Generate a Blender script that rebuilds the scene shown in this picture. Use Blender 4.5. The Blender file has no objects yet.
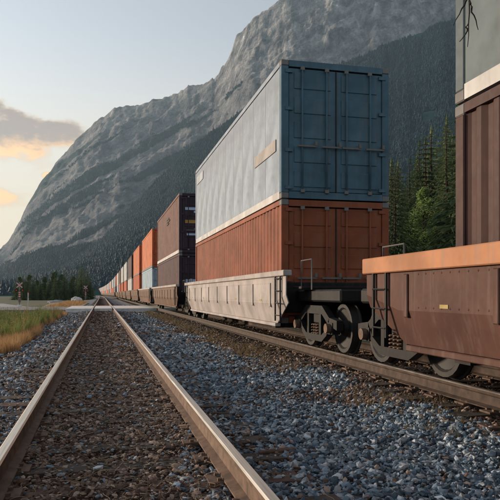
import bpy, bmesh, math, random
import numpy as np
from mathutils import Vector, noise, Matrix
R = math.radians
rnd = random.Random(7)
rng = np.random.default_rng(11)
S = bpy.context.scene
COL = S.collection

# ------------------------------------------------------------------ camera, sky, sun, exposure
cam = bpy.data.cameras.new('camera')
cam.sensor_width = 36; cam.lens = 44.6; cam.shift_y = 0.088
cam.clip_start = 0.05; cam.clip_end = 30000
camo = bpy.data.objects.new('camera', cam); COL.objects.link(camo)
camo.location = (0, 0, 1.05); camo.rotation_euler = (R(90), 0, R(-13.45))
S.camera = camo
SUN_AZ, SUN_EL = R(-52), R(9)          # azimuth from the track direction, negative is to its left
S.view_settings.view_transform = 'Standard'; S.view_settings.look = 'None'
S.view_settings.exposure = 1.2; S.view_settings.gamma = 1
S.cycles.volume_bounces = 0; S.cycles.max_bounces = 6

class NT:
    """small helper round a node tree"""
    def __init__(s, tree): s.t = tree; tree.nodes.clear()
    def n(s, typ, **kw):
        nd = s.t.nodes.new(typ)
        for k, v in kw.items():
            if k == 'ins':
                for kk, vv in v.items(): s.put(nd.inputs[kk], vv)
            else: setattr(nd, k, v)
        return nd
    def put(s, sock, v):
        if isinstance(v, bpy.types.NodeSocket): s.t.links.new(v, sock)
        elif isinstance(v, bpy.types.Node): s.t.links.new(v.outputs[0], sock)
        elif v is not None: sock.default_value = v
    def m(s, op, a, b=None, c=None, clamp=False):
        nd = s.n('ShaderNodeMath', operation=op, use_clamp=clamp)
        for i, v in enumerate((a, b, c)): s.put(nd.inputs[i], v)
        return nd.outputs[0]
    def ramp(s, fac, stops, interp='LINEAR'):
        nd = s.n('ShaderNodeValToRGB'); cr = nd.color_ramp; cr.interpolation = interp
        while len(cr.elements) < len(stops): cr.elements.new(0.5)
        for e, (p, c) in zip(cr.elements, stops):
            e.position = p; e.color = (*c, 1) if len(c) == 3 else c
        s.put(nd.inputs[0], fac); return nd.outputs[0]
    def mix(s, fac, a, b, mode='MIX'):
        nd = s.n('ShaderNodeMix', data_type='RGBA', blend_type=mode)
        s.put(nd.inputs[0], fac)
        for i, v in ((6, a), (7, b)):
            s.put(nd.inputs[i], (*v, 1) if isinstance(v, tuple) and len(v) == 3 else v)
        return nd.outputs[2]
    def noise(s, vec, scale, detail=4, rough=.55, out=0, dist=0):
        nd = s.n('ShaderNodeTexNoise', ins={'Scale': scale, 'Detail': detail, 'Roughness': rough, 'Distortion': dist})
        if vec is not None: s.put(nd.inputs['Vector'], vec)
        return nd.outputs[out]
    def sstep(s, x, a, b):
        nd = s.n('ShaderNodeMapRange', interpolation_type='SMOOTHSTEP', ins={0: x, 1: a, 2: b, 3: 0., 4: 1.}); return nd.outputs[0]

def build_world():
    w = bpy.data.worlds.new('World'); S.world = w; w.use_nodes = True
    t = NT(w.node_tree)
    sky = t.n('ShaderNodeTexSky', sky_type='NISHITA', sun_disc=False, sun_elevation=SUN_EL, sun_rotation=SUN_AZ,
              altitude=1200, air_density=1.0, dust_density=2.2, ozone_density=1.4)
    hs = t.n('ShaderNodeHueSaturation', ins={'Saturation': .32, 'Value': 1.0, 'Color': sky.outputs[0]})
    tc = t.n('ShaderNodeTexCoord')
    d = tc.outputs['Generated']
    sp = t.n('ShaderNodeSeparateXYZ', ins={0: d})
    az = t.m('MULTIPLY', t.m('ARCTAN2', sp.outputs[0], sp.outputs[1]), 57.2958)
    el = t.m('MULTIPLY', t.m('ARCSINE', sp.outputs[2]), 57.2958)
    mp = t.n('ShaderNodeMapping', ins={'Vector': d, 'Scale': (1, 1, 2.0)})
    n1 = t.noise(mp.outputs[0], 19, 8, .62)
    n2 = t.noise(mp.outputs[0], 5, 5, .55)
    # cumulus banks over the valley: (azimuth, elevation, half width, half height) in degrees
    banks = [(-9.0, 13.3, 6.4, 2.5), (-3.8, 13.8, 3.4, 1.4), (-10.0, 8.3, 4.0, 1.0), (-26, 11, 9, 2), (-48, 16, 10, 2.5), (-75, 10, 12, 2), (-4.5, 10.3, .7, .35)]
    mask = None
    for a0, e0, ra, re in banks:
        q = t.m('SQRT', t.m('ADD', t.m('POWER', t.m('DIVIDE', t.m('SUBTRACT', az, a0), ra), 2.0), t.m('POWER', t.m('DIVIDE', t.m('SUBTRACT', el, e0), re), 2.0)))
        v = t.m('SUBTRACT', 1.0, q)
        mask = v if mask is None else t.m('MAXIMUM', mask, v)
    band = t.m('MULTIPLY_ADD', n2, 6.0, -3.9)
    away = t.m('MULTIPLY', t.sstep(t.m('ABSOLUTE', az), 70, 110), t.m('SUBTRACT', band, t.m('MULTIPLY', t.m('ABSOLUTE', t.m('SUBTRACT', el, 16.0)), .06)))
    mask = t.m('MAXIMUM', mask, t.m('ADD', away, t.m('MULTIPLY', t.m('SUBTRACT', 1.0, t.sstep(t.m('ABSOLUTE', az), 70, 110)), -1.0)))
    mask = t.m('ADD', mask, t.m('MULTIPLY_ADD', n1, 2.0, -.93))
    fac = t.sstep(mask, -.05, .42)
    thick = t.sstep(mask, .02, .5)
    # the low sun lights the clouds from below: their undersides are pale gold, the bodies mauve grey
    under = t.m('ADD', t.m('MULTIPLY', t.m('SUBTRACT', el, 12.9), .6), t.m('MULTIPLY_ADD', n1, 3.4, -1.7))
    body = t.mix(t.sstep(under, -.55, .55), (6.4, 3.5, 1.3), (1.7, 1.2, .98))
    cl = t.mix(thick, (3.6, 2.6, 1.7), body)
    veil = t.m('MULTIPLY', t.sstep(el, 24, 4), .9)
    # thin bright veil low over the sunset side
    veil = t.m('MULTIPLY', veil, t.m('SUBTRACT', 1.0, t.sstep(t.m('ABSOLUTE', t.m('ADD', az, 35.0)), 30, 110)))
    c0 = t.mix(veil, hs.outputs[0], (4.5, 3.55, 2.35))
    c1 = t.mix(t.m('MULTIPLY', fac, .95), c0, cl)
    bg = t.n('ShaderNodeBackground', ins={'Color': c1, 'Strength': .112})
    out = t.n('ShaderNodeOutputWorld', ins={0: bg})
build_world()

sun = bpy.data.lights.new('sun', 'SUN'); sun.energy = 3.9; sun.angle = R(7); sun.color = (1, .80, .60)
suno = bpy.data.objects.new('sun', sun); COL.objects.link(suno)
sd = Vector((math.sin(SUN_AZ)*math.cos(SUN_EL), math.cos(SUN_AZ)*math.cos(SUN_EL), math.sin(SUN_EL)))
suno.rotation_euler = sd.to_track_quat('Z', 'Y').to_euler()

# ------------------------------------------------------------------ materials
MATS = {}
def newmat(name):
    m = bpy.data.materials.new(name); m.use_nodes = True
    t = NT(m.node_tree)
    b = t.n('ShaderNodeBsdfPrincipled'); o = t.n('ShaderNodeOutputMaterial', ins={0: b})
    MATS[name] = m
    return m, t, b
def objco(t): return t.n('ShaderNodeTexCoord').outputs['Object']
def geopos(t): return t.n('ShaderNodeNewGeometry').outputs['Position']

def paint(name, col, rust=(.13, .06, .035), wear=.35, rough=.62, spec=.14, dust=.25):
    """weathered paint: mottling, rust runs that are stretched downwards, road dust"""
    m, t, b = newmat(name)
    p = objco(t)
    a = t.noise(p, 1.3, 5, .6)
    mp = t.n('ShaderNodeMapping', ins={'Vector': p, 'Scale': (5, 5, .35)})
    st = t.noise(mp.outputs[0], 1.6, 6, .65)
    sp = t.noise(p, 9, 6, .7)
    c = t.mix(t.sstep(a, .3, .75), tuple(x*.70 for x in col), tuple(min(1, x*1.14) for x in col))
    c = t.mix(t.m('MULTIPLY', t.sstep(st, .48, .70), dust), c, (.24, .20, .17))
    c = t.mix(t.m('MULTIPLY', t.sstep(t.m('ADD', t.m('MULTIPLY', st, .5), t.m('MULTIPLY', sp, .5)), .60, .70), wear), c, rust)
    t.put(b.inputs['Base Color'], c)
    t.put(b.inputs['Roughness'], t.m('MULTIPLY_ADD', sp, .3, rough-.15))
    b.inputs['Specular IOR Level'].default_value = spec
    bp = t.n('ShaderNodeBump', ins={'Strength': .25, 'Distance': .03, 'Height': a})
    t.put(b.inputs['Normal'], bp)
    return m

def mottled(name, stops, scale, rough=.9, bump=.4, dist=.02, rand=0., detail=6, co='pos', spec=.3):
    m, t, b = newmat(name)
    p = geopos(t) if co == 'pos' else objco(t)
    f = t.noise(p, scale, detail, .62)
    fac = f
    if rand:
        ri = t.n('ShaderNodeObjectInfo').outputs['Random']
        fac = t.m('ADD', t.m('MULTIPLY', f, 1-rand), t.m('MULTIPLY', ri, rand))
    t.put(b.inputs['Base Color'], t.ramp(fac, stops))
    b.inputs['Roughness'].default_value = rough
    b.inputs['Specular IOR Level'].default_value = spec
    if bump:
        bp = t.n('ShaderNodeBump', ins={'Strength': bump, 'Distance': dist, 'Height': f})
        t.put(b.inputs['Normal'], bp)
    return m

def leafmat(name, lo, hi, trans=.25):
    m, t, b = newmat(name)
    f = t.noise(objco(t), 1.1, 4, .6); ri = t.n('ShaderNodeObjectInfo').outputs['Random']
    g = t.noise(objco(t), 14, 2, .5)
    fac = t.m('ADD', t.m('MULTIPLY', f, .6), t.m('ADD', t.m('MULTIPLY', ri, .25), t.m('MULTIPLY', g, .25)))
    c = t.mix(t.sstep(fac, .3, .8), lo, hi)
    t.put(b.inputs['Base Color'], c)
    b.inputs['Roughness'].default_value = .7; b.inputs['Specular IOR Level'].default_value = .2
    if trans:
        tr = t.n('ShaderNodeBsdfTranslucent', ins={'Color': c})
        mx = t.n('ShaderNodeMixShader', ins={0: trans, 1: b.outputs[0], 2: tr.outputs[0]})
        o = [n for n in t.t.nodes if n.type == 'OUTPUT_MATERIAL'][0]
        t.t.links.new(mx.outputs[0], o.inputs[0])
    return m

mottled('stone_blue', [(.0, (.025, .032, .04)), (.3, (.06, .09, .12)), (.58, (.20, .265, .335)), (.78, (.29, .30, .31)), (.9, (.62, .68, .74)), (1, (.75, .8, .85))], 14, .6, .5, .006, rand=.75)  # bright highlights put into the pale end of the ramp
mottled('stone_brown', [(.0, (.028, .018, .014)), (.35, (.095, .058, .042)), (.65, (.23, .15, .115)), (.88, (.44, .33, .265)), (1, (.66, .57, .5))], 14, .85, .5, .006, rand=.75)
mottled('straw', [(.0, (.22, .14, .085)), (.5, (.45, .32, .20)), (1, (.70, .56, .40))], 9, .8, 0, rand=.8)
mottled('wood_chip', [(.0, (.03, .018, .013)), (.4, (.15, .092, .064)), (.75, (.34, .235, .175)), (1, (.66, .54, .45))], 20, .85, .3, .004, rand=.75)
mottled('sleeper_wood', [(.2, (.02, .016, .014)), (.5, (.062, .046, .037)), (.72, (.11, .08, .062)), (.9, (.19, .15, .125))], 7, .85, .6, .01, co='obj')
mottled('sleeper_red', [(.2, (.04, .02, .014)), (.5, (.10, .055, .04)), (.8, (.20, .125, .095))], 7, .85, .6, .01, co='obj')
mottled('rust_iron', [(.25, (.05, .030, .022)), (.5, (.13, .078, .052)), (.75, (.21, .135, .095))], 9, .75, .4, .004)
mottled('rust_iron_shaded', [(.25, (.022, .015, .012)), (.5, (.058, .038, .028)), (.75, (.10, .066, .048))], 9, .8, .4, .004)  # rust with the shadow on the freight track's rails put into its colour
mottled('rail_head_shaded', [(.3, (.12, .10, .085)), (.7, (.30, .27, .24))], 5, .45, .1, .002, spec=.6)  # rail heads darkened the same way for the shadowed freight track
mottled('black_iron', [(.3, (.010, .009, .009)), (.6, (.025, .021, .02)), (.85, (.05, .038, .03))], 6, .6, .3, .01)
mottled('concrete', [(.25, (.45, .44, .43)), (.5, (.66, .65, .63)), (.8, (.78, .77, .75))], 3, .85, .3, .01)
mottled('asphalt', [(.3, (.13, .125, .12)), (.55, (.22, .21, .20)), (.8, (.30, .28, .26))], 2.2, .9, .3, .01)
mottled('pale_rock', [(.25, (.34, .32, .30)), (.6, (.58, .55, .52)), (.9, (.75, .72, .70))], 2, .85, .5, .05, co='obj')
mottled('bark', [(.3, (.025, .018, .013)), (.6, (.07, .05, .036)), (.85, (.13, .10, .08))], 8, .9, .5, .02)
mottled('twig_bark', [(.3, (.012, .010, .010)), (.8, (.04, .034, .03))], 20, .8, .3, .002)
mottled('lot_gravel', [(.3, (.20, .195, .19)), (.5, (.33, .32, .31)), (.75, (.46, .45, .43))], .8, .95, .5, .03)
mottled('sand_grass', [(.3, (.13, .11, .05)), (.5, (.28, .22, .12)), (.75, (.40, .33, .20))], .9, .95, .5, .05)
mottled('meadow', [(.3, (.03, .04, .018)), (.5, (.07, .075, .035)), (.75, (.13, .115, .06))], .12, .95, .5, .3)
mottled('bank_soil', [(.3, (.025, .032, .016)), (.5, (.06, .066, .033)), (.75, (.12, .10, .06))], .25, .95, .6, .2)
leafmat('needles_dark', (.03, .055, .028), (.17, .215, .09), .25)
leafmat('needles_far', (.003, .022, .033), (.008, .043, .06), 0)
leafmat('leaves_light', (.11, .18, .05), (.34, .44, .16), .4)
leafmat('leaves_mid', (.04, .075, .028), (.13, .18, .065), .25)
leafmat('grass_green', (.10, .15, .035), (.36, .40, .13), .35)
leafmat('grass_dry', (.24, .13, .055), (.62, .40, .20), .35)
leafmat('weed', (.06, .048, .022), (.34, .24, .12), .25)

def rail_top_mat():
    m, t, b = newmat('rail_steel')
    p = geopos(t)
    mp = t.n('ShaderNodeMapping', ins={'Vector': p, 'Scale': (40, .7, 40)})
    n = t.noise(mp.outputs[0], 2, 5, .6)
    t.put(b.inputs['Base Color'], t.ramp(n, [(.3, (.45, .38, .32)), (.5, (.66, .58, .50)), (.75, (.78, .72, .66))]))
    b.inputs['Metallic'].default_value = .85
    t.put(b.inputs['Roughness'], t.m('MULTIPLY_ADD', n, .25, .25))
rail_top_mat()

def bed_mat():
    """stone bed under the loose ballast: grey blue stones, browner towards the middle of each track"""
    m, t, b = newmat('bed_gravel')
    p = geopos(t)
    v = t.n('ShaderNodeTexVoronoi', ins={'Vector': p, 'Scale': 24., 'Randomness': 1.})
    sp = t.n('ShaderNodeSeparateXYZ', ins={0: v.outputs['Color']})
    blue = t.ramp(sp.outputs[0], [(0, (.03, .036, .042)), (.4, (.09, .105, .125)), (.8, (.17, .20, .23)), (1, (.30, .31, .32))])
    brown = t.ramp(sp.outputs[0], [(0, (.028, .018, .014)), (.45, (.11, .072, .053)), (.85, (.21, .145, .11)), (1, (.34, .27, .22))])
    x = t.n('ShaderNodeSeparateXYZ', ins={0: p}).outputs[0]
    w = t.m('ADD', x, t.m('MULTIPLY_ADD', t.noise(p, .9, 4), .9, -.45))
    inb = t.m('SUBTRACT', 1., t.sstep(t.m('ABSOLUTE', t.m('SUBTRACT', w, .1)), .62, .95))
    far = t.sstep(w, 2.9, 3.7)
    c = t.mix(t.m('MAXIMUM', inb, t.m('MULTIPLY', far, .8)), blue, brown)
    t.put(b.inputs['Base Color'], c); b.inputs['Roughness'].default_value = .9
    bp = t.n('ShaderNodeBump', ins={'Strength': .8, 'Distance': .03, 'Height': v.outputs['Distance']}); bp.invert = True
    t.put(b.inputs['Normal'], bp)
bed_mat()

def rock_mat():
    m, t, b = newmat('mountain_rock')
    p = geopos(t)
    sp = t.n('ShaderNodeSeparateXYZ', ins={0: p}); z = sp.outputs[2]
    nz = t.n('ShaderNodeSeparateXYZ', ins={0: t.n('ShaderNodeNewGeometry').outputs['Normal']}).outputs[2]
    big = t.noise(p, .0022, 6, .6)
    fine = t.noise(p, .016, 8, .68)
    grit = t.noise(p, .075, 5, .7)
    # strata and ledges dip with the long slope, down to the left
    dip = t.m('SUBTRACT', t.m('ADD', z, t.m('MULTIPLY', big, 260.)), t.m('MULTIPLY', sp.outputs[0], .60))
    cmb = t.n('ShaderNodeCombineXYZ', ins={0: t.m('MULTIPLY', sp.outputs[0], .0011), 1: t.m('MULTIPLY', sp.outputs[1], .0011), 2: t.m('MULTIPLY', dip, .0055)})
    strata = t.noise(cmb.outputs[0], 2.6, 7, .66)
    mp = t.n('ShaderNodeMapping', ins={'Vector': p, 'Scale': (.02, .02, .0035)})
    gul = t.noise(mp.outputs[0], 1.0, 6, .62)
    f = t.m('ADD', t.m('MULTIPLY', strata, .33), t.m('ADD', t.m('MULTIPLY', grit, .27), t.m('ADD', t.m('MULTIPLY', fine, .2), t.m('MULTIPLY', gul, .2))))
    f = t.m('ADD', f, t.m('MULTIPLY', t.m('MULTIPLY', t.sstep(z, 800, 1400), t.m('SUBTRACT', gul, .5)), .5))
    rock = t.ramp(f, [(.39, (.036, .040, .05)), (.46, (.115, .118, .13)), (.53, (.205, .205, .215)), (.62, (.37, .365, .37))])
    scr = t.m('MULTIPLY', t.sstep(nz, .5, .8), t.sstep(t.noise(cmb.outputs[0], 1.1, 6, .6), .50, .60))
    c = t.mix(t.m('MULTIPLY', scr, .65), rock, (.34, .335, .335))
    # forest climbs from below in ragged bands
    fa = t.n('ShaderNodeAttribute', attribute_name='wooded').outputs['Fac']
    fo = t.sstep(t.m('ADD', fa, t.m('MULTIPLY_ADD', fine, .5, -.25)), .38, .56)
    fcol = t.mix(t.sstep(grit, .35, .65), (.010, .028, .032), (.03, .058, .056))
    c = t.mix(t.m('MULTIPLY', fo, .93), c, fcol)
    snow = t.m('MULTIPLY', t.sstep(z, 1150, 1500), t.sstep(t.m('ADD', t.m('MULTIPLY', gul, .5), t.m('MULTIPLY', fine, .5)), .585, .64))
    c = t.mix(t.m('MULTIPLY', snow, .8), c, (.72, .74, .78))
    t.put(b.inputs['Base Color'], c); b.inputs['Roughness'].default_value = .95; b.inputs['Specular IOR Level'].default_value = .1
    bp = t.n('ShaderNodeBump', ins={'Strength': 1.0, 'Distance': 52., 'Height': f})
    t.put(b.inputs['Normal'], bp)
rock_mat()
def foothill_mat():
    m, t, b = newmat('forest_floor')
    f = t.noise(geopos(t), .02, 7, .65)
    t.put(b.inputs['Base Color'], t.ramp(f, [(.35, (.008, .026, .03)), (.6, (.02, .05, .05)), (.8, (.035, .075, .065))]))
    b.inputs['Roughness'].default_value = 1; b.inputs['Specular IOR Level'].default_value = 0
foothill_mat()
paint('paint_white', (.30, .35, .415), wear=.10, dust=.15)
paint('rail_highlight', (.58, .56, .54), wear=.15)  # pale line of blurred bright reflections put into the bottom rail colour
paint('blue_end_shade', (.085, .155, .205), wear=.2, dust=.2)  # white container's shaded end: bluish shade put into the door colour
paint('paint_rust_orange', (.28, .084, .042), wear=.3, dust=.15)
paint('paint_tan', (.17, .075, .06), wear=.25, dust=.12)
paint('paint_maroon', (.085, .036, .042), wear=.2, dust=.1)
paint('plum_end_shade', (.045, .030, .042), wear=.2, dust=.1)  # maroon container ends, with their shade put into the door colour
paint('paint_orange', (.60, .17, .06), wear=.22)
paint('paint_orange_red', (.48, .105, .04), wear=.25)
paint('paint_pale_blue', (.36, .45, .52), wear=.2)
paint('paint_offwhite', (.55, .55, .52), wear=.2)
paint('paint_grey', (.125, .155, .165), wear=.15, dust=.15)
paint('paint_slate', (.20, .24, .28), wear=.2)
paint('paint_brown_red', (.075, .038, .033), wear=.3, dust=.1)
paint('car_beige', (.42, .37, .35), wear=.45, dust=.35)
paint('car_brown', (.16, .092, .06), wear=.4, dust=.4)
paint('car_orange_brown', (.47, .21, .105), wear=.35, dust=.4)
paint('car_dark', (.014, .012, .012), wear=.12, dust=.05, spec=.2)  # shade under and between cars put into this near-black; also black fittings
paint('car_red_brown', (.10, .046, .034), wear=.45, dust=.2)
paint('steel_grey', (.18, .17, .165), wear=.3)
paint('reflector_white', (.42, .31, .12), wear=.15, dust=.2)
paint('sign_red', (.50, .035, .03), wear=.05)
paint('sign_white', (.6, .58, .57), wear=.05)
paint('mark_blue', (.42, .52, .70), wear=.2)
paint('mark_tan', (.37, .34, .32), wear=.2)
paint('mark_pale', (.40, .44, .48), wear=.1)
paint('mark_ochre', (.42, .24, .07), wear=.2)
mottled('lamp_glass', [(.3, (.25, .01, .01)), (.8, (.5, .03, .02))], 5, .15, 0, spec=.6)

# ------------------------------------------------------------------ mesh helpers
class MB:
    def __init__(s): s.v = []; s.f = []; s.mi = []
    def add(s, vs, fs, mi=0):
        o = len(s.v); s.v += [tuple(v) for v in vs]
        s.f += [tuple(i+o for i in f) for f in fs]; s.mi += [mi]*len(fs)
    def box(s, c, d, mi=0, bev=0):
        x, y, z = c; a, b, h = d[0]/2, d[1]/2, d[2]/2
        s.add([(x-a, y-b, z-h), (x+a, y-b, z-h), (x+a, y+b, z-h), (x-a, y+b, z-h), (x-a, y-b, z+h), (x+a, y-b, z+h), (x+a, y+b, z+h), (x-a, y+b, z+h)],
              [(0, 3, 2, 1), (4, 5, 6, 7), (0, 1, 5, 4), (1, 2, 6, 5), (2, 3, 7, 6), (3, 0, 4, 7)], mi)
        return s
    def prism_y(s, prof, y0, y1, mi=0, cap=True):
        """closed profile (x,z), counter-clockwise seen from -y, swept along y"""
        n = len(prof); vs = [(x, y0, z) for x, z in prof]+[(x, y1, z) for x, z in prof]
        fs = [(i, (i+1) % n, n+(i+1) % n, n+i) for i in range(n)]
        if cap: fs += [tuple(range(n-1, -1, -1)), tuple(range(n, 2*n))]
        s.add(vs, fs, mi); return s
    def prism_x(s, prof, x0, x1, mi=0):
        n = len(prof); vs = [(x0, y, z) for y, z in prof]+[(x1, y, z) for y, z in prof]
        s.add(vs, [(i, n+i, n+(i+1) % n, (i+1) % n) for i in range(n)]+[tuple(range(n)), tuple(range(2*n-1, n-1, -1))], mi); return s
    def tube(s, pts, rad, seg=6, mi=0):
        pts = [Vector(p) for p in pts]; rad = rad if isinstance(rad, (list, tuple)) else [rad]*len(pts)
        o = len(s.v); n = len(pts)
        for i, p in enumerate(pts):
            d = (pts[min(i+1, n-1)]-pts[max(i-1, 0)]).normalized()
            a = d.orthogonal().normalized() if abs(d.z) > .9 else d.cross(Vector((0, 0, 1))).normalized()
            if abs(d.z) > .9: a = Vector((0, 1, 0)).cross(d).normalized()
            b = d.cross(a)
            for k in range(seg):
                th = 2*math.pi*k/seg; s.v.append(tuple(p+(a*math.cos(th)+b*math.sin(th))*rad[i]))
        for i in range(n-1):
            for k in range(seg):
                s.f.append((o+i*seg+k, o+i*seg+(k+1) % seg, o+(i+1)*seg+(k+1) % seg, o+(i+1)*seg+k)); s.mi.append(mi)
        s.f.append(tuple(o+k for k in range(seg-1, -1, -1))); s.f.append(tuple(o+(n-1)*seg+k for k in range(seg))); s.mi += [mi, mi]
        return s
    def mesh(s, name, *mats, smooth=False, bevel=0):
        m = bpy.data.meshes.new(name); m.from_pydata(s.v, [], s.f); m.update()
        for k in mats: m.materials.append(MATS[k])
        if len(mats) > 1: m.polygons.foreach_set('material_index', s.mi)
        if bevel:
            bm = bmesh.new(); bm.from_mesh(m)
            bmesh.ops.bevel(bm, geom=[e for e in bm.edges if e.is_manifold and e.calc_face_angle(0) > .5], offset=bevel, segments=1, affect='EDGES')
            bm.to_mesh(m); bm.free()
        if smooth: m.shade_smooth()
        return m

def link(name, data, parent=None, loc=None, rot=None):
    o = bpy.data.objects.new(name, data); COL.objects.link(o)
    if parent is not None: o.parent = parent
    if loc is not None: o.location = loc
    if rot is not None: o.rotation_euler = rot
    return o
def tag(o, label, cat, group=None):
    o['label'] = label; o['category'] = cat
    if group: o['group'] = group
    return o
def thing(name, label, cat, loc, rotz=0, group=None):
    o = link(name, None, None, loc, (0, 0, rotz)); o.empty_display_size = .2
    return tag(o, label, cat, group)
def structure(name, mesh, kind='structure', parent=None):
    o = link(name, mesh, parent); o['kind'] = kind; return o

# the line bends gently to the left far away
def bend(y): return -4.4*((y-150)/350)**2 if y > 150 else 0.
def heading(y): return -math.atan(-8.8*(y-150)/350**2) if y > 150 else 0.
T1, T2 = .105, 4.86        # centre lines of the two tracks

# ------------------------------------------------------------------ ground, bed, mountains
def grid_mesh(name, xs, ys, zf, mat, smooth=True):
    vs = [(x, y, zf(x, y)) for y in ys for x in xs]; nx = len(xs)
    fs = [(j*nx+i, j*nx+i+1, (j+1)*nx+i+1, (j+1)*nx+i) for j in range(len(ys)-1) for i in range(nx-1)]
    b = MB(); b.v = vs; b.f = fs; b.mi = [0]*len(fs)
    return b.mesh(name, mat, smooth=smooth)

gx = [-5600, -3000, -1500, -700, -300, -120, -60, -30, -15, -8, 0, 8, 20, 60, 150, 400, 1500, 3000, 5600]
structure('ground', grid_mesh('ground', gx, [-1500, -400, -100, -30, 0, 15, 30, 60, 100, 200, 400, 900, 2000, 3500, 5600],
          lambda x, y: -.62, 'meadow'))

def bed_z(x, y):
    pts = [(-4.2, -.60), (-2.6, -.42), (-1.75, -.29), (-1.35, -.235), (1.5, -.235), (2.2, -.30), (3.0, -.33), (3.5, -.235), (6.2, -.235), (7.0, -.36), (8.6, -.64)]
    xs = [p[0] for p in pts]; zs = [p[1] for p in pts]
    z = float(np.interp(x, xs, zs))
    if -4 < x < 8: z += .022*noise.noise((x*1.3, y*1.3, 0)) + .012*noise.noise((x*5, y*5, 3))
    return z
def bed_z_flat(X):
    return np.interp(X, [-4.2, -2.6, -1.75, -1.35, 1.5, 2.2, 3.0, 3.5, 6.2, 7.0, 8.6], [-.60, -.42, -.29, -.235, -.235, -.30, -.33, -.235, -.235, -.36, -.64])
ys = list(np.arange(-6, 24, .16))+list(np.arange(24, 70, .7))+list(np.arange(70, 160, 6))+list(np.arange(160, 760, 20))
xs = list(np.arange(-4.2, 8.7, .16))
bm_ = grid_mesh('ballast_bed', xs, ys, lambda x, y: bed_z(x, y), 'bed_gravel')
for v in bm_.vertices: v.co.x += bend(v.co.y)
structure('ballast_bed', bm_)

# gravel yard on the left beyond the crossing, road and sandy verge
def flat_poly(name, pts, z, mat, kind='structure', thick=.05):
    b = MB(); n = len(pts)
    vs = [(x, y, z) for x, y in pts]+[(x, y, z-thick) for x, y in pts]
    b.add(vs, [tuple(range(n)), tuple(range(2*n-1, n-1, -1))]+[(i, n+i, n+(i+1) % n, (i+1) % n) for i in range(n)])
    return structure(name, b.mesh(name, mat))
flat_poly('gravel_yard', [(-70, 42), (-4.3, 47.5), (-4.3, 59), (-9, 75), (-14, 96), (-80, 100)], -.33, 'lot_gravel', thick=.25)
flat_poly('road', [(-60, 47), (-2.6, 47.2), (-2.6, 57.8), (-60, 60)], -.10, 'asphalt', thick=.4)
flat_poly('road_approach', [(7.4, 47.2), (40, 46), (40, 60), (7.4, 57.8)], -.10, 'asphalt', thick=.4)
flat_poly('sandy_verge', [(-5.6, 61), (-2.0, 60), (-1.9, 92), (-4, 120), (-7, 90)], -.22, 'sand_grass', thick=.3)

def ridge(name, crest, r0, mat, naz, nr, az0, az1, prof, amp, back, seed, gully=0, terr=0):
    A = [c[0] for c in crest]; RC = [c[1] for c in crest]; H = [c[2] for c in crest]
    b = MB(); azs = np.linspace(az0, az1, naz)
    ts = np.concatenate([np.linspace(0, 1, nr), np.linspace(1, 1+back, max(6, nr//7))[1:]]); n = len(ts)
    for a in azs:
        rc = float(np.interp(a, A, RC)); h = float(np.interp(a, A, H)); ra = R(a)
        for t in ts:
            r = r0+(rc-r0)*t; x, y = r*math.sin(ra), r*math.cos(ra)
            hh = h*(prof(t) if t <= 1 else max(0., 1-((t-1)/back)**1.2))
            e = min(1, max(0., t*1.6))*min(1., h/500)
            k = amp*e
            hh += k*(noise.ridged_multi_fractal((x/520, y/520, seed), .9, 2.1, 6, .9, 2.0)-1.1)*(1-.7*math.exp(-((t-1)/.05)**2)*(1 if a < 10 else .3))
            if gully: hh += gully*e*noise.fractal((a*1.15, t*1.6, seed+5), .9, 2.0, 5)
            hh += amp*.30*e*noise.fractal((x/90, y/90, hh/90), .7, 2.0, 5)*(1-.6*math.exp(-((t-1)/.03)**2))
            if terr:
                q = hh/terr+.0065*x+.6*noise.noise((x/400, y/400, 1)); fr = q-math.floor(q)
                hh += terr*.28*e*((fr**3)-fr)*max(0, t-.4)
            b.v.append((x, y, hh-1.2))
    for i in range(naz-1):
        for j in range(n-1):
            b.f.append((i*n+j, i*n+j+1, (i+1)*n+j+1, (i+1)*n+j))
    b.mi = [0]*len(b.f)
    me = b.mesh(name, mat, smooth=True); me.flip_normals()
    return me
main = [(-30, 5000, 90), (-14, 4800, 190), (-8.54, 4600, 318), (-7.9, 4550, 371), (-6.93, 4500, 539), (-5.29, 4400, 768), (-2.34, 4250, 1018), (-.35, 4150, 1134), (1.59, 4050, 1211), (4.27, 3900, 1208),
        (7, 3800, 1245), (10.21, 3650, 1290), (11.41, 3600, 1390), (12.15, 3560, 1519), (12.99, 3520, 1570), (14.01, 3480, 1609), (15.12, 3450, 1639), (17.15, 3400, 1695),
        (20.8, 3400, 1766), (27, 3400, 1784), (32, 3400, 1690), (37, 3400, 1657), (46, 3500, 1500), (60, 3700, 1100), (75, 4000, 600)]
MTN = ridge('mountain', main, 1500, 'mountain_rock', 760, 250, -30, 75, lambda t: .70*t**1.25+.30*t**3.2, 80, .35, 3.3, 16, 46)
def wooded(x, y, z):
    """how much of the ground at a point of the mountain is forest: the foot, and bands that dip with the slope"""
    low = (170+190*noise.fractal((x/700, y/700, 2.), .8, 2, 5)+.10*(x-300)-z)/150
    q = z-.60*x
    bnd = noise.fractal((x/1500, y/1500, q/150), .75, 2.1, 6)*1.5-.40-max(0, (z-950)/260)
    return max(0., min(1., .5+.5*max(low, bnd*1.6)))
at = MTN.attributes.new('wooded', 'FLOAT', 'POINT')
WOOD = np.array([wooded(*v.co) for v in MTN.vertices], np.float32); at.data.foreach_set('value', WOOD)
structure('mountain', MTN)
far_range = [(-120, 5000, 350), (-95, 5100, 520), (-70, 5200, 420), (-50, 5200, 560), (-35, 5200, 430), (-22, 5200, 470), (-14, 5200, 400), (-10, 5200, 430), (-8, 5200, 330), (-4, 5200, 250)]
structure('far_mountain', ridge('far_mountain', far_range, 3000, 'mountain_rock', 240, 30, -120, -4, lambda t: t**1.4, 60, .1, 9.1, 40))
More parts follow.
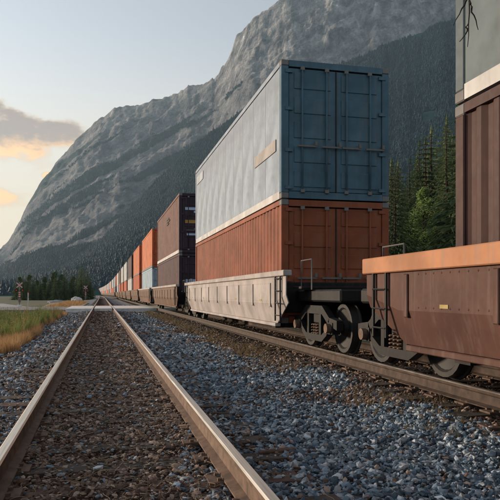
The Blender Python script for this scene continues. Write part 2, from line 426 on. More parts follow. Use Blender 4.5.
foot = [(-16, 2500, 30), (-9.33, 2600, 50), (-6.93, 2600, 66), (-3.61, 2550, 112), (.71, 2500, 255), (4.27, 2450, 410), (8.83, 2400, 600), (13.45, 2350, 722), (16.87, 2300, 762), (21.72, 2250, 830), (25.3, 2200, 855),
        (28.8, 2150, 880), (30.5, 2100, 885), (33, 2100, 900), (36.2, 2100, 920), (50, 2100, 800), (70, 2100, 500)]
foot_prof = lambda t: .75*t**1.25+.25*t**2.4
FOOT_ME = ridge('forest_hill', foot, 420, 'forest_floor', 300, 110, -16, 70, foot_prof, 15, .45, 6.7, 9)
structure('forest_hill', FOOT_ME)

def bank_z(x, y):
    u = min(1, max(0, (x-8.4-.02*abs(y))/24)); s = u*u*(3-2*u)
    return -.66+6.6*s+min(14, max(0, x-32)*.045)+s*1.1*noise.fractal((x*.06, y*.06, 1), .8, 2, 4)
structure('bank', grid_mesh('bank', list(np.arange(8.3, 60, 1.3))+list(np.arange(62, 420, 16)), list(np.arange(-40, 130, 2.2))+list(np.arange(134, 520, 14)), bank_z, 'bank_soil'))

# ------------------------------------------------------------------ scattered stuff (stones, tufts, far forest)
def scatter(name, pts, scl, rot, protos):
    me = bpy.data.meshes.new(name); me.vertices.add(len(pts))
    me.vertices.foreach_set('co', np.asarray(pts, np.float32).ravel())
    for nm, arr in (('scl', scl), ('rot', rot)):
        at = me.attributes.new(nm, 'FLOAT_VECTOR', 'POINT'); at.data.foreach_set('vector', np.asarray(arr, np.float32).ravel())
    at = me.attributes.new('idx', 'INT', 'POINT'); at.data.foreach_set('value', rng.integers(0, len(protos), len(pts)).astype(np.int32))
    o = link(name, me); o['kind'] = 'stuff'
    c = bpy.data.collections.new(name+'_shapes')
    for i, p in enumerate(protos): c.objects.link(bpy.data.objects.new(f'{name}_shape', p))
    g = bpy.data.node_groups.new(name, 'GeometryNodeTree')
    g.interface.new_socket('Geometry', in_out='INPUT', socket_type='NodeSocketGeometry'); g.interface.new_socket('Geometry', in_out='OUTPUT', socket_type='NodeSocketGeometry')
    N = g.nodes; L = g.links
    gi = N.new('NodeGroupInput'); go = N.new('NodeGroupOutput'); ip = N.new('GeometryNodeInstanceOnPoints'); ci = N.new('GeometryNodeCollectionInfo')
    ci.inputs['Collection'].default_value = c; ci.inputs['Separate Children'].default_value = True; ci.inputs['Reset Children'].default_value = True
    def na(nm, ty):
        n = N.new('GeometryNodeInputNamedAttribute'); n.data_type = ty; n.inputs['Name'].default_value = nm; return n.outputs[0]
    L.new(gi.outputs[0], ip.inputs['Points']); L.new(ci.outputs[0], ip.inputs['Instance'])
    ip.inputs['Pick Instance'].default_value = True
    L.new(na('idx', 'INT'), ip.inputs['Instance Index'])
    e2r = N.new('FunctionNodeEulerToRotation'); L.new(na('rot', 'FLOAT_VECTOR'), e2r.inputs[0]); L.new(e2r.outputs[0], ip.inputs['Rotation'])
    L.new(na('scl', 'FLOAT_VECTOR'), ip.inputs['Scale']); L.new(ip.outputs[0], go.inputs[0])
    md = o.modifiers.new('scatter', 'NODES'); md.node_group = g
    return o

def stone_mesh(seed, mat, flat=.7):
    bm = bmesh.new(); bmesh.ops.create_icosphere(bm, subdivisions=1, radius=.5)
    r = random.Random(seed)
    for v in bm.verts:
        v.co *= r.uniform(.62, 1.12); v.co.z *= flat; v.co.x *= 1.15
    me = bpy.data.meshes.new('stone'); bm.to_mesh(me); bm.free(); me.materials.append(MATS[mat]); return me
def blade_mesh(seed, n, h, spread, mat, w=.006, lean=.5):
    r = random.Random(seed); b = MB()
    for i in range(n):
        a = r.uniform(0, 6.28); d = r.uniform(0, spread); x, y = d*math.cos(a), d*math.sin(a)
        hh = h*r.uniform(.45, 1.1); l = r.uniform(.1, lean)*hh; a2 = r.uniform(0, 6.28); ww = w*r.uniform(.7, 1.4)
        px, py = -math.sin(a2)*ww, math.cos(a2)*ww; dx, dy = math.cos(a2)*l, math.sin(a2)*l
        b.add([(x-px, y-py, -.03), (x+px, y+py, -.03), (x+px*.8+dx*.35, y+py*.8+dy*.35, hh*.6), (x-px*.8+dx*.35, y-py*.8+dy*.35, hh*.6), (x+dx, y+dy, hh)], [(0, 1, 2, 3), (3, 2, 4)])
    return b.mesh('tuft', mat)

def sample_strip(x0, x1, y0, y1, near_d, ref, wide=1.4):
    """random points whose density thins with distance along the track; kept near what the lens can see"""
    out = []
    y = y0
    while y < y1:
        dy = max(.4, y*.06); dens = near_d*min(1, (ref/max(y+dy/2, .1))**2)
        a = max(x0, -(y+dy)*math.tan(R(9.5))-wide); c = min(x1, (y+dy)*math.tan(R(36.5))+wide)
        n = int(dens*dy*max(0, c-a))
        out.append(np.stack([rng.uniform(a, c, n), rng.uniform(y, y+dy, n)], 1)); y += dy
    return np.concatenate(out)
def vnoise(P, s, seed): return np.array([noise.noise((p[0]*s, p[1]*s, seed)) for p in P])
def in_crossing(P): return (P[:, 1] > 46.6) & (P[:, 1] < 58.4)

stones_b = [stone_mesh(i, 'stone_blue', .75) for i in range(6)]
stones_n = [stone_mesh(20+i, 'stone_brown', .6) for i in range(6)]
P = np.concatenate([sample_strip(-2.7, 3.4, 1.6, 75, 1350, 7.0), sample_strip(3.4, 6.0, 3.5, 40, 520, 9.0)])
P = P[~in_crossing(P)]
nz = vnoise(P, .9, 4.)*.34
u = np.abs(P[:, 0]-T1)
brown = (u+nz+rng.normal(0, .08, len(P)) < .70) | ((P[:, 0]+nz*1.5+rng.normal(0, .2, len(P)) > 2.9) & ((P[:, 1] > 11) | (P[:, 0] > 3.7))) | ((P[:, 0] < -.6) & (rng.random(len(P)) < .35)) | (rng.random(len(P)) < .09+.75*np.clip(vnoise(P, .6, 21.)*2.6+.02, 0, 1))
railgap = (np.abs(u-.753) > .07) & (np.abs(np.abs(P[:, 0]-T2)-.753) > .07)
far = np.clip(P[:, 1]/7.0, 1, 3.4)
size = np.clip(rng.lognormal(math.log(.033), .5, len(P)), .010, .078)*far**.58
def put_stones(name, sel, protos, sink=.2, mul=1.):
    p = P[sel]; s = size[sel]*mul; k = len(p)
    z = np.array([bed_z(a, b) for a, b in p])+s*(.34-sink)+rng.random(k)*.012
    sc = np.stack([s*rng.uniform(.8, 1.35, k), s*rng.uniform(.75, 1.2, k), s*rng.uniform(.6, 1.05, k)], 1)
    ro = np.stack([rng.normal(0, .5, k), rng.normal(0, .5, k), rng.uniform(0, 6.28, k)], 1)
    scatter(name, np.column_stack([p, z]), sc, ro, protos)
put_stones('ballast_gravel', ~brown & railgap, stones_b)
put_stones('brown_gravel', brown & railgap, stones_n, .1, .8)

# chips, bark and straw lying over the middle of the near track
chips = [MB().box((0, 0, 0), (1, .3, .10)).mesh('chip', 'wood_chip') for i in range(2)]
chips[1] = stone_mesh(54, 'stone_brown', .55); chips += [stone_mesh(55, 'wood_chip', .35), stone_mesh(56, 'stone_brown', .7), stone_mesh(57, 'stone_blue', .7)]
C = sample_strip(-1.25, 1.4, 1.8, 46, 560, 6.5)
C = C[(np.abs(C[:, 0]-T1) < .68) | ((rng.random(len(C)) < .25) & (np.abs(np.abs(C[:, 0]-T1)-.753) > .08))]
k = len(C); s = rng.lognormal(math.log(.027), .42, k)*np.clip(C[:, 1]/6.5, 1, 3)**.6
scatter('bark_litter', np.column_stack([C, bed_z_flat(C[:, 0])+.028+rng.random(k)*.018]), np.stack([s, s*rng.uniform(.5, 1.1, k), s*rng.uniform(.4, 1, k)], 1),
        np.stack([rng.normal(0, .3, k), rng.normal(0, .3, k), rng.uniform(0, 6.28, k)], 1), chips)
def straw_mesh(seed):
    r = random.Random(seed); b = MB(); p = [(-.5, 0, 0), (-.2, r.uniform(-.12, .12), .05), (.15, r.uniform(-.15, .15), .06), (.5, r.uniform(-.2, .2), r.uniform(0, .12))]
    b.tube(p, [.008, .011, .010, .004], 3); return b.mesh('straw', 'straw')
C = sample_strip(-1.3, 1.5, 1.8, 40, 150, 6.5)
C = C[(np.abs(C[:, 0]-T1) < .67) | ((rng.random(len(C)) < .18) & (np.abs(np.abs(C[:, 0]-T1)-.753) > .08))]
k = len(C); s = rng.lognormal(math.log(.075), .4, k)
scatter('dead_grass_litter', np.column_stack([C, bed_z_flat(C[:, 0])+.042+rng.random(k)*.012]), np.stack([s, s, s], 1)*np.clip(C[:, 1]/7, 1, 2)[:, None]**.5,
        np.stack([rng.normal(0, .12, k), rng.normal(0, .15, k), rng.uniform(0, 6.28, k)], 1), [straw_mesh(i) for i in range(5)])

# verge on the left: dry grass in front, green growth behind
def tufts(name, P, h, protos, zf, flat=False):
    k = len(P); s = rng.uniform(.7, 1.3, k)*h
    scatter(name, np.column_stack([P, zf(P)]), np.stack([s, s, s*rng.uniform(.8, 1.2, k)], 1), np.stack([rng.normal(0, .08, k), rng.normal(0, .08, k), rng.uniform(0, 6.28, k)], 1), protos)
zl = lambda P: bed_z_flat(P[:, 0])
def verge(x0, x1, y0, y1, n): return np.stack([rng.uniform(x0, x1, n), rng.uniform(y0, y1, n)], 1)
dry = [blade_mesh(i, 26, 1, .22, 'grass_dry', .009, .7) for i in range(3)]
grn = [blade_mesh(10+i, 30, 1, .25, 'grass_green', .010, .6) for i in range(3)]
def leafy(seed, mat):
    r = random.Random(seed); b = MB()
    for i in range(5):
        a = r.uniform(0, 6.28); d = r.uniform(0, .16); x, y = d*math.cos(a), d*math.sin(a); hh = r.uniform(.6, 1.15); lx, ly = r.uniform(-.2, .2), r.uniform(-.2, .2)
        b.tube([(x, y, -.05), (x+lx*.4, y+ly*.4, hh*.5), (x+lx, y+ly, hh)], [.008, .006, .003], 3)
        for k in range(15):
            t = r.uniform(.15, 1); p = Vector((x+lx*t, y+ly*t, hh*t)); a2 = r.uniform(0, 6.28); l = r.uniform(.07, .17)*(1.2-.6*t)
            u = Vector((math.cos(a2), math.sin(a2), r.uniform(-.3, .6)))*l; w = Vector((-math.sin(a2), math.cos(a2), 0))*l*.28
            b.add([p, p+u*.5+w, p+u, p+u*.5-w], [(0, 1, 2, 3)])
    return b.mesh('tuft', mat)
lf = [leafy(70+i, 'grass_green') for i in range(3)]+[leafy(80, 'grass_dry')]
def edge(P, base): return P[P[:, 0] < base+.35*vnoise(P, .5, 9)]
tufts('dry_grass', edge(verge(-5.5, -1.45, 15.2, 21.5, 2600), -1.95), .29, dry, zl)
tufts('dry_grass', edge(verge(-3.5, -1.5, 20, 46, 700), -2.3), .3, dry, zl)
tufts('green_grass', edge(verge(-9, -1.7, 20, 42, 2300), -2.6), .50, grn, zl)
tufts('weedy_growth', edge(verge(-8, -1.8, 19.5, 42, 1500), -2.55), .62, lf, zl)
tufts('green_grass', edge(verge(-2.6, -1.4, 3.5, 9, 16), -1.2), .14, grn, zl)
# weeds beside the freight track
wd = [blade_mesh(30+i, 18, 1, .16, 'weed', .012, .9) for i in range(4)]
W = np.concatenate([verge(2.5, 3.85, 12, 46, 4600), verge(2.9, 3.9, 5, 13, 380)])
W = W[(np.abs(W[:, 0]-3.25)+.5*vnoise(W, .7, 2)+rng.normal(0, .12, len(W)) < .27)]
tufts('weeds', W, .10, wd, zl)
tufts('sand_tufts', verge(-5.2, -2.2, 61, 100, 420), .35, dry, lambda P: np.full(len(P), -.22))

# ------------------------------------------------------------------ tracks
def rail_mesh(xc, side='rust_iron'):
    prof = [(-.076, -.186), (.076, -.186), (.076, -.174), (.013, -.155), (.0085, -.06), (.020, -.045), (.036, -.040), (.0375, -.012), (.026, 0), (-.026, 0), (-.0375, -.012), (-.036, -.040), (-.020, -.045), (-.0085, -.06), (-.013, -.155), (-.076, -.174)]
    ys = [-8]+list(np.arange(0, 150, 12))+list(np.arange(150, 761, 12)); n = len(prof); b = MB()
    for y in ys: b.v += [(xc+bend(y)+px, y, pz) for px, pz in prof]
    for j in range(len(ys)-1):
        for i in range(n):
            b.f.append((j*n+i, j*n+(i+1) % n, (j+1)*n+(i+1) % n, (j+1)*n+i)); b.mi.append(1 if i in (7, 8, 9) else 0)
    b.f.append(tuple(range(n-1, -1, -1))); b.mi.append(0)
    return b.mesh('rail', side, 'rail_steel' if side == 'rust_iron' else 'rail_head_shaded')
def sleeper_mesh(seed, mat):
    bm = bmesh.new(); bmesh.ops.create_cube(bm, size=1)
    for v in bm.verts: v.co = Vector((v.co.x*2.6, v.co.y*.225, v.co.z*.17))
    bmesh.ops.subdivide_edges(bm, edges=[e for e in bm.edges if abs((e.verts[0].co-e.verts[1].co).x) > 1], cuts=5)
    r = random.Random(seed)
    for v in bm.verts:
        v.co.y += r.uniform(-.008, .008); v.co.z += r.uniform(-.006, .006); v.co.x += r.uniform(-.02, .02)
    me = bpy.data.meshes.new('sleeper'); bm.to_mesh(me); bm.free(); me.materials.append(MATS[mat]); return me
SL = [sleeper_mesh(i, 'sleeper_red' if i == 3 else 'sleeper_wood') for i in range(5)]
b = MB(); b.box((0, 0, 0), (.33, .19, .02))
for sx in (-1, 1):
    for sy in (-1, 1): b.box((sx*.093, sy*.06, .018), (.03, .03, .022))
PLATE = b.mesh('tie_plate', 'rust_iron')
def track(label, xc, n_plates, y0):
    root = thing('railway_track', label, 'track', (0, 0, 0))
    for s in (-1, 1): link('rail', rail_mesh(xc+s*.753, 'rust_iron' if xc < 2 else 'rust_iron_shaded'), root)
    y = y0
    for i in range(298):
        if not 47 < y < 57.5:
            o = link('sleeper', SL[rnd.choice((0, 0, 1, 2, 3, 4))], root, (xc+bend(y)+rnd.uniform(-.04, .04), y, -.292+rnd.uniform(-.004, .003)), (0, 0, rnd.uniform(-.012, .012)))
            if i < n_plates:
                for s in (-1, 1): link('tie_plate', PLATE, o, (s*.753, 0, .096))
        y += .56
    return root
track('rusty track with polished rail heads on brown littered sleepers, empty, running straight ahead', T1, 46, -1.5)
track('track under the freight train, its near rail edged by weeds and blue ballast', T2, 30, -1.5)

# planks and stray pieces lying on the ballast
def stick(loc, rz, d, mat, label):
    o = link('timber_piece', MB().box((0, 0, 0), d).mesh('timber_piece', mat, bevel=.008), None, loc, (R(2), R(1), rz)); tag(o, label, 'timber')
stick((1.36, 4.75, -.205), R(12), (.32, .06, .035), 'sleeper_red', 'short reddish timber offcut lying on blue ballast right of the near rail')
stick((1.28, 6.4, -.21), R(-5), (.36, .055, .03), 'sleeper_wood', 'thin grey brown slat lying flat on the blue ballast further along')

# level crossing: concrete panels between and beside the rails
lc = thing('level_crossing', 'pale concrete level crossing panels set across the near track and the freight track', 'level crossing', (0, 47, 0))
for x0, x1 in ((-2.6, T1-.80), (T1-.66, T1+.66), (T1+.80, T2-.80), (T2-.66, T2+.66), (T2+.80, 7.4)):
    n = 3; L = 10.6/n
    for j in range(n):
        link('crossing_panel', MB().box((0, 0, 0), (x1-x0, L-.03, .3)).mesh('crossing_panel', 'concrete', bevel=.02), lc, ((x0+x1)/2, .2+L*(j+.5), -.165+rnd.uniform(-.004, .004)))

# ------------------------------------------------------------------ containers
CACHE = {}
def cached(key, fn):
    if key not in CACHE: CACHE[key] = fn()
    return CACHE[key]
W2 = 1.22
def corr_wall(L, H, mat, pitch=.278, dep=.036):
    """trapezoid-corrugated sheet in the y,z plane facing -x, as one thin closed sheet"""
    L0 = L-.32; n = int(L0/pitch); p = L0/n; b = MB(); ys = []
    for i in range(n):
        y = -L0/2+i*p; ys += [(y, 0), (y+p*.26, 0), (y+p*.5, dep), (y+p*.76, dep)]
    ys.append((L0/2, 0)); z0, z1 = .15, H-.10
    for y, x in ys: b.v += [(x, y, z0), (x, y, z1)]
    for i in range(len(ys)-1): b.f.append((2*i, 2*i+1, 2*i+3, 2*i+2))
    o = len(b.v)
    b.v += [(dep+.03, -L0/2, z0), (dep+.03, -L0/2, z1), (dep+.03, L0/2, z0), (dep+.03, L0/2, z1)]
    b.f += [(o, o+2, o+3, o+1)]; b.mi = [0]*len(b.f)
    return b.mesh('side_wall', mat)
def container(label, L, H, loc, rotz, side, door, rail, lod, group, style='corr', marks=(), smarks=()):
    g = thing('shipping_container', label, 'container', loc, rotz, group)
    k = (L, H)
    if lod == 0:
        b = MB(); b.box((0, 0, H/2), (2.40, L-.05, H-.06))
        for sx in (-1, 1):
            for z in (.07, H-.06): b.box((sx*1.19, 0, z), (.06, L, .12))
            for sy in (-1, 1): b.box((sx*1.16, sy*(L/2-.08), H/2), (.12, .16, H-.24))
        m = cached(('far', k, side), lambda: b.mesh('shell', side))
        link('shell', m, g)
        link('door', cached(('fd', k, door), lambda: MB().box((0, 0, 0), (2.1, .05, H-.34)).mesh('door', door)), g, (0, -L/2, H/2))
        return g
    # frame
    pm = cached(('post', k, side), lambda: MB().box((0, 0, H/2), (.16, .16, H-.236)).mesh('corner_post', side, bevel=.012))
    pd = cached(('postd', k, door), lambda: MB().box((0, 0, H/2), (.16, .16, H-.236)).mesh('corner_post', door, bevel=.012))
    cc = cached(('cast', rail), lambda: MB().box((0, 0, 0), (.162, .178, .118)).mesh('corner_casting', 'steel_grey', bevel=.012))
    for sx in (-1, 1):
        for sy in (-1, 1):
            o = link('corner_post', pd if sy < 0 else pm, g, (sx*(W2-.081), sy*(L/2-.09), 0))
            if lod > 1:
                for z in (.059, H-.059): link('corner_casting', cc, o, (0, 0, z))
        link('top_rail', cached(('tr', k, side), lambda: MB().box((0, 0, 0), (.07, L-.36, .10)).mesh('top_rail', side)), g, (sx*(W2-.037), 0, H-.055))
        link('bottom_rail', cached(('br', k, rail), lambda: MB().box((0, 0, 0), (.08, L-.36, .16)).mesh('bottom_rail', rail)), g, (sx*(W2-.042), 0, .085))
        if style == 'corr':
            link('side_wall', cached(('cw', k, side), lambda: corr_wall(L, H, side)), g, (sx*(W2-.022), 0, 0), (0, 0, 0 if sx < 0 else math.pi))
        else:
            n = 10; pl = (L-.34)/n
            pmsh = cached(('pan', k, side), lambda: MB().box((0, 0, 0), (.04, pl-.006, H-.28)).mesh('side_panel', side, bevel=.006))
            for i in range(n):
                link('side_panel', pmsh, g, (sx*(W2-.035), -L/2+.17+pl*(i+.5), H/2+.02))
    link('roof', cached(('rf', k, side), lambda: MB().box((0, 0, 0), (2.28, L-.18, .04)).mesh('roof', side)), g, (0, 0, H-.04))
    link('floor', cached(('fl', k), lambda: MB().box((0, 0, 0), (2.26, L-.2, .12)).mesh('floor', 'car_dark')), g, (0, 0, .085))
    link('end_wall', cached(('ew', k, side), lambda: MB().box((0, 0, 0), (2.1, .05, H-.25)).mesh('end_wall', side)), g, (0, L/2-.07, H/2))
    for z, h in ((.075, .14), (H-.07, .13)):
        link('end_beam', cached(('eb', h, door), lambda: MB().box((0, 0, 0), (2.11, .14, h)).mesh('end_beam', door)), g, (0, -L/2+.075, z))
    # two door leaves with pressed panels, lock rods, handles and hinges
    def leaf():
        b = MB(); h = H-.32; b.box((0, 0, 0), (1.045, .05, h))
        nz = 5
        for i in range(nz): b.box((0, -.032, -h/2+h*(i+.5)/nz), (.82, .024, h/nz*.66))
        return b.mesh('door', door, bevel=.008)
    dm = cached(('leaf', k, door), leaf)
    rod = cached(('rod', k, door), lambda: MB().tube([(0, 0, -H/2+.12), (0, 0, H/2-.12)], .021, 8).mesh('lock_rod', door, smooth=True))
    hd = cached('handle', lambda: MB().box((0, 0, 0), (.42, .03, .035)).box((.19, .0, .06), (.05, .05, .09)).mesh('handle', 'steel_grey'))
    hg = cached(('hinge', door), lambda: MB().box((0, 0, 0), (.16, .04, .07)).mesh('hinge', door))
    for sx in (-1, 1):
        d = link('door', dm, g, (sx*.527, -L/2+.06, H/2))
        if lod > 1:
            for q in (.22, .76): link('lock_rod', rod, d, (sx*(q-.52), -.075, 0))
            for q in (.22, .76): link('handle', hd, d, (sx*(q-.52)+.1, -.105, -.35))
            for z in (-.42, -.15, .15, .42): link('hinge', hg, d, (sx*.53, -.05, z*H))
    if lod > 1:
        link('gasket', cached(('gsk', k), lambda: MB().box((0, 0, 0), (.022, .02, H-.33)).mesh('gasket', 'black_iron')), g, (0, -L/2+.028, H/2))
        kp = cached('keeper', lambda: MB().box((0, 0, 0), (.09, .05, .08)).mesh('cam_keeper', 'steel_grey', bevel=.01))
        for sx in (-1, 1):
            for q in (.22, .76):
                for z in (.16, H-.17): link('cam_keeper', kp, g, (sx*q, -L/2-.012, z))
    for (my, mz, mw, mh, mm) in smarks:
        nb = 3 if mm == 'paint_brown_red' else 1
        for kq in range(nb):
            wq = mw*(.55+.45*((kq*37+int(mw*10)) % 5)/4) if nb > 1 else mw
            link('mark', MB().box((0, 0, 0), (.006, wq, mh/nb*.72)).mesh('mark', mm), g, (-W2-.002, my+(mw-wq)/2, mz+mh*(.5-(kq+.5)/nb)))
    for (mx, mz, mw, mh, mm) in marks:
        link('mark', MB().box((0, 0, 0), (mw, .012, mh)).mesh('mark', mm), g, (mx, -L/2-.012, mz))
    return g

# ------------------------------------------------------------------ well cars
HW = 1.46
def wheel_mesh():
    b = MB(); seg = 24; prof = [(-.07, .42), (.06, .435), (.075, .46), (.095, .46), (.095, .36), (.03, .33), (.03, .13), (.09, .11), (.09, 0.0), (-.09, 0.0), (-.09, .11), (-.02, .14), (-.04, .33), (-.07, .36)]
    prof = [(p[0], max(p[1], .001)) for p in prof]; n = len(prof)
    for k in range(seg):
        th = 2*math.pi*k/seg
        for x, r in prof: b.v.append((x, r*math.cos(th), r*math.sin(th)))
    for k in range(seg):
        for i in range(n): b.f.append((k*n+i, k*n+(i+1) % n, ((k+1) % seg)*n+(i+1) % n, ((k+1) % seg)*n+i))
    b.mi = [0]*len(b.f); return b.mesh('wheel', 'black_iron')
def bogie(root, y, lod):
    def frame():
        b = MB()
        top = [(-1.16, .60, .16), (-1.0, .62, .15), (-.80, .64, .15), (-.44, .84, .15), (.44, .84, .15), (.80, .64, .15), (1.0, .62, .15), (1.16, .60, .16)]
        low = [(-.80, .64, .15), (-.66, .44, .12), (-.42, .32, .12), (.42, .32, .12), (.66, .44, .12), (.80, .64, .15)]
        for ln in (top, low):
            for (y0, z0, h0), (y1, z1, h1) in zip(ln, ln[1:]):
                b.prism_x([(y0, z0-h0), (y1, z1-h1), (y1, z1), (y0, z0)], -.06, .06)
        for sg in (-1, 1): b.box((0, sg*.33, .52), (.11, .10, .40)); b.box((0, sg*.86, .46), (.15, .26, .2))
        return b.mesh('side_frame', 'car_dark')
    fm = cached('sf', frame)
    bg = link('bogie', cached('bol', lambda: MB().box((0, 0, .62), (2.0, .36, .24)).mesh('bogie', 'car_dark', bevel=.03)), root, (0, y, 0))
    for sx in (-1, 1):
        link('side_frame', fm, bg, (sx*1.0, 0, 0))
        if lod:
            for sy in (-1, 1):
                w = link('wheel', cached('wheel', wheel_mesh), bg, (sx*.755, sy*.86, .46), (0, 0, math.pi if sx > 0 else 0))
                link('bearing_cap', cached('bc', lambda: MB().tube([(-.06, 0, 0), (.06, 0, 0)], .085, 12).mesh('bearing_cap', 'rust_iron', smooth=False)), bg, (sx*1.09, sy*.86, .46))
            sp = cached('spring', lambda: MB().tube([(.05*math.cos(q*.7), .05*math.sin(q*.7), q*.0058) for q in range(44)], .013, 5).mesh('spring', 'rust_iron'))
            for q in (-.12, 0, .12): link('spring', sp, bg, (sx*1.0, q, .25))
    if lod:
        for sy in (-1, 1): link('axle', cached('axle', lambda: MB().tube([(-.7, 0, 0), (.7, 0, 0)], .08, 10).mesh('axle', 'black_iron', smooth=True)), bg, (0, sy*.86, .46))

def sill_plate(Ls, mat):
    """outer skin of the well: upright upper band, lower band leaning inwards, ends swept up"""
    b = MB(); zs = [(0, 1.40), (0, .86), (-.10, .46)]; y0 = Ls/2
    t = .02
    def row(y, up):
        top, mid, low = 1.40, .86+.18*up, .46+.42*up
        return [(0, y, top), (0, y, mid), (.10*(1-up*.5), y, low), (.10*(1-up*.5)+t, y, low), (t, y, mid), (t, y, top)]
    st = [(-y0, 1), (-y0+.9, 0), (y0-.9, 0), (y0, 1)]
    for y, u in st: b.v += row(y, u)
    for j in range(3):
        for i in range(6): b.f.append((j*6+i, j*6+(i+1) % 6, (j+1)*6+(i+1) % 6, (j+1)*6+i))
    b.f += [(0, 5, 4, 1), (1, 4, 3, 2), (18, 19, 22, 23), (19, 20, 21, 22)]; b.mi = [0]*len(b.f)
    m = b.mesh('side_sill', mat)
    bm = bmesh.new(); bm.from_mesh(m); bmesh.ops.recalc_face_normals(bm, faces=bm.faces); bm.to_mesh(m); bm.free()
    return m
def well_car(label, yc, L, body, chord, lod, bogies, ext, rotz=0, xoff=0., group='double stack well cars of the freight train', lower=None):
    root = thing('well_car', label, 'rail car', (T2+xoff, yc, 0), rotz, group)
    Ls = L+(3.4 if chord == 'car_orange_brown' else 2.2); ch = .20 if chord == 'car_orange_brown' else .11
    for sx in (-1, 1):
        fl = 0 if sx < 0 else math.pi
        s = link('side_sill', cached(('sill', Ls, body), lambda: sill_plate(Ls, body)), root, (sx*HW, 0, 0), (0, 0, fl))
        link('top_chord', cached(('tc', Ls, chord), lambda: MB().box((0, 0, 0), (.17, Ls+.06, ch)).mesh('top_chord', chord, bevel=.012)), root, (sx*(HW-.03), 0, 1.51-ch/2))
        if lod:
            link('bottom_chord', cached(('bc', Ls, body), lambda: MB().box((0, 0, 0), (.12, Ls-1.9, .07)).mesh('bottom_chord', body, bevel=.01)), root, (sx*(HW-.12), 0, .42))
            n = 9 if lod > 1 else 5
            rb = cached(('rib', body), lambda: MB().box((0, 0, 0), (.022, .09, .50)).mesh('rib', body, bevel=.01))
            for i in range(n): link('rib', rb, root, (sx*(HW+.011), (-Ls/2+1.1)+(Ls-2.2)*i/(n-1), 1.03))
            if lod > 1:
                rf = cached('refl', lambda: MB().box((0, 0, 0), (.006, .16, .04)).mesh('reflector', 'reflector_white'))
                for i in range(5): link('reflector', rf, root, (sx*(HW+.004), (-Ls/2+1.9)+(Ls-3.8)*i/4, .92))
    if lod:
        cm = cached('cross', lambda: MB().box((0, 0, 0), (2.62, .28, .10)).mesh('cross_member', 'car_dark'))
        for i in range(5): link('cross_member', cm, root, (0, (i-2)*(L/4.2), .39))
    for sy in (-1, 1):
        e = ext[0] if sy < 0 else ext[1]
        pl = link('end_platform', cached(('plat', e, body), lambda: MB().box((0, 0, 0), (2.1, e, .22)).mesh('end_platform', 'car_dark', bevel=.03)), root, (0, sy*(L/2+.25+e/2), 1.02))
        link('end_bulkhead', cached(('bulk', body), lambda: MB().box((0, 0, 0), (2.74, .14, .62)).mesh('end_bulkhead', 'car_dark', bevel=.02)), root, (0, sy*(L/2+.42), .98))
        if lod > 1:
            # walkway grating and grab rail at the ends
            link('walkway', cached('walk', lambda: MB().box((0, 0, 0), (2.5, .55, .05)).mesh('walkway', 'car_dark', bevel=.008)), root, (0, sy*(L/2+1.15), 1.17))
            for sx in (-1, 1):
                link('grab_iron', cached('grab', lambda: MB().tube([(0, -.3, 0), (0, -.3, .55), (0, .3, .55), (0, .3, 0)], .014, 6).mesh('grab_iron', 'steel_grey')), root, (sx*1.18, sy*(L/2+1.5), 1.13))
    if lod > 1:
        def ladder():
            b = MB()
            for q in (-.18, .18): b.box((0, q, .0), (.025, .04, .95))
            for q in range(4): b.tube([(-.01, -.18, -.36+.24*q), (-.01, .18, -.36+.24*q)], .012, 6)
            return b.mesh('ladder', 'car_dark')
        for sx in (-1, 1):
            for sy in (-1, 1): link('ladder', cached('ladder', ladder), root, (sx*(HW+.03), sy*(Ls/2-.45), .99), (0, 0, 0 if sx < 0 else math.pi))
        def rivets():
            b = MB(); n = int((Ls-2.2)/.16)
            for q in range(n):
                for z in (1.27, .90): b.add([(-.006, -Ls/2+1.1+q*.16, z), (0, -Ls/2+1.115+q*.16, z), (0, -Ls/2+1.1+q*.16, z+.015), (0, -Ls/2+1.085+q*.16, z), (0, -Ls/2+1.1+q*.16, z-.015)], [(0, 1, 2), (0, 2, 3), (0, 3, 4), (0, 4, 1)])
            return b.mesh('rivets', body)
        for sx in (-1, 1):
            o = link('rivets', cached(('riv', Ls, body), rivets), root, (sx*(HW+.001), 0, 0), (0, 0, 0 if sx < 0 else math.pi)); o['kind'] = 'stuff'
        for sy in (-1, 1):
            e = ext[0] if sy < 0 else ext[1]; y1 = sy*(L/2+.25+e)
            link('air_hose', MB().tube([(.42, y1-sy*.1, .98), (.44, y1+sy*.14, .80), (.36, y1+sy*.34, .58), (.2, y1+sy*.42, .62)], .028, 7).mesh('air_hose', 'black_iron', smooth=True), root)
    for y in bogies: bogie(root, y, lod)
    if lod > 1:
        for sy in (-1, 1):
            e = ext[0] if sy < 0 else ext[1]
            link('coupler', cached('coup', lambda: MB().box((0, 0, 0), (.22, .9, .24)).box((.08, .0, 0), (.34, .34, .30)).mesh('coupler', 'rust_iron', bevel=.03)), root, (0, sy*(L/2+.25+e+.3), .86))
    return root

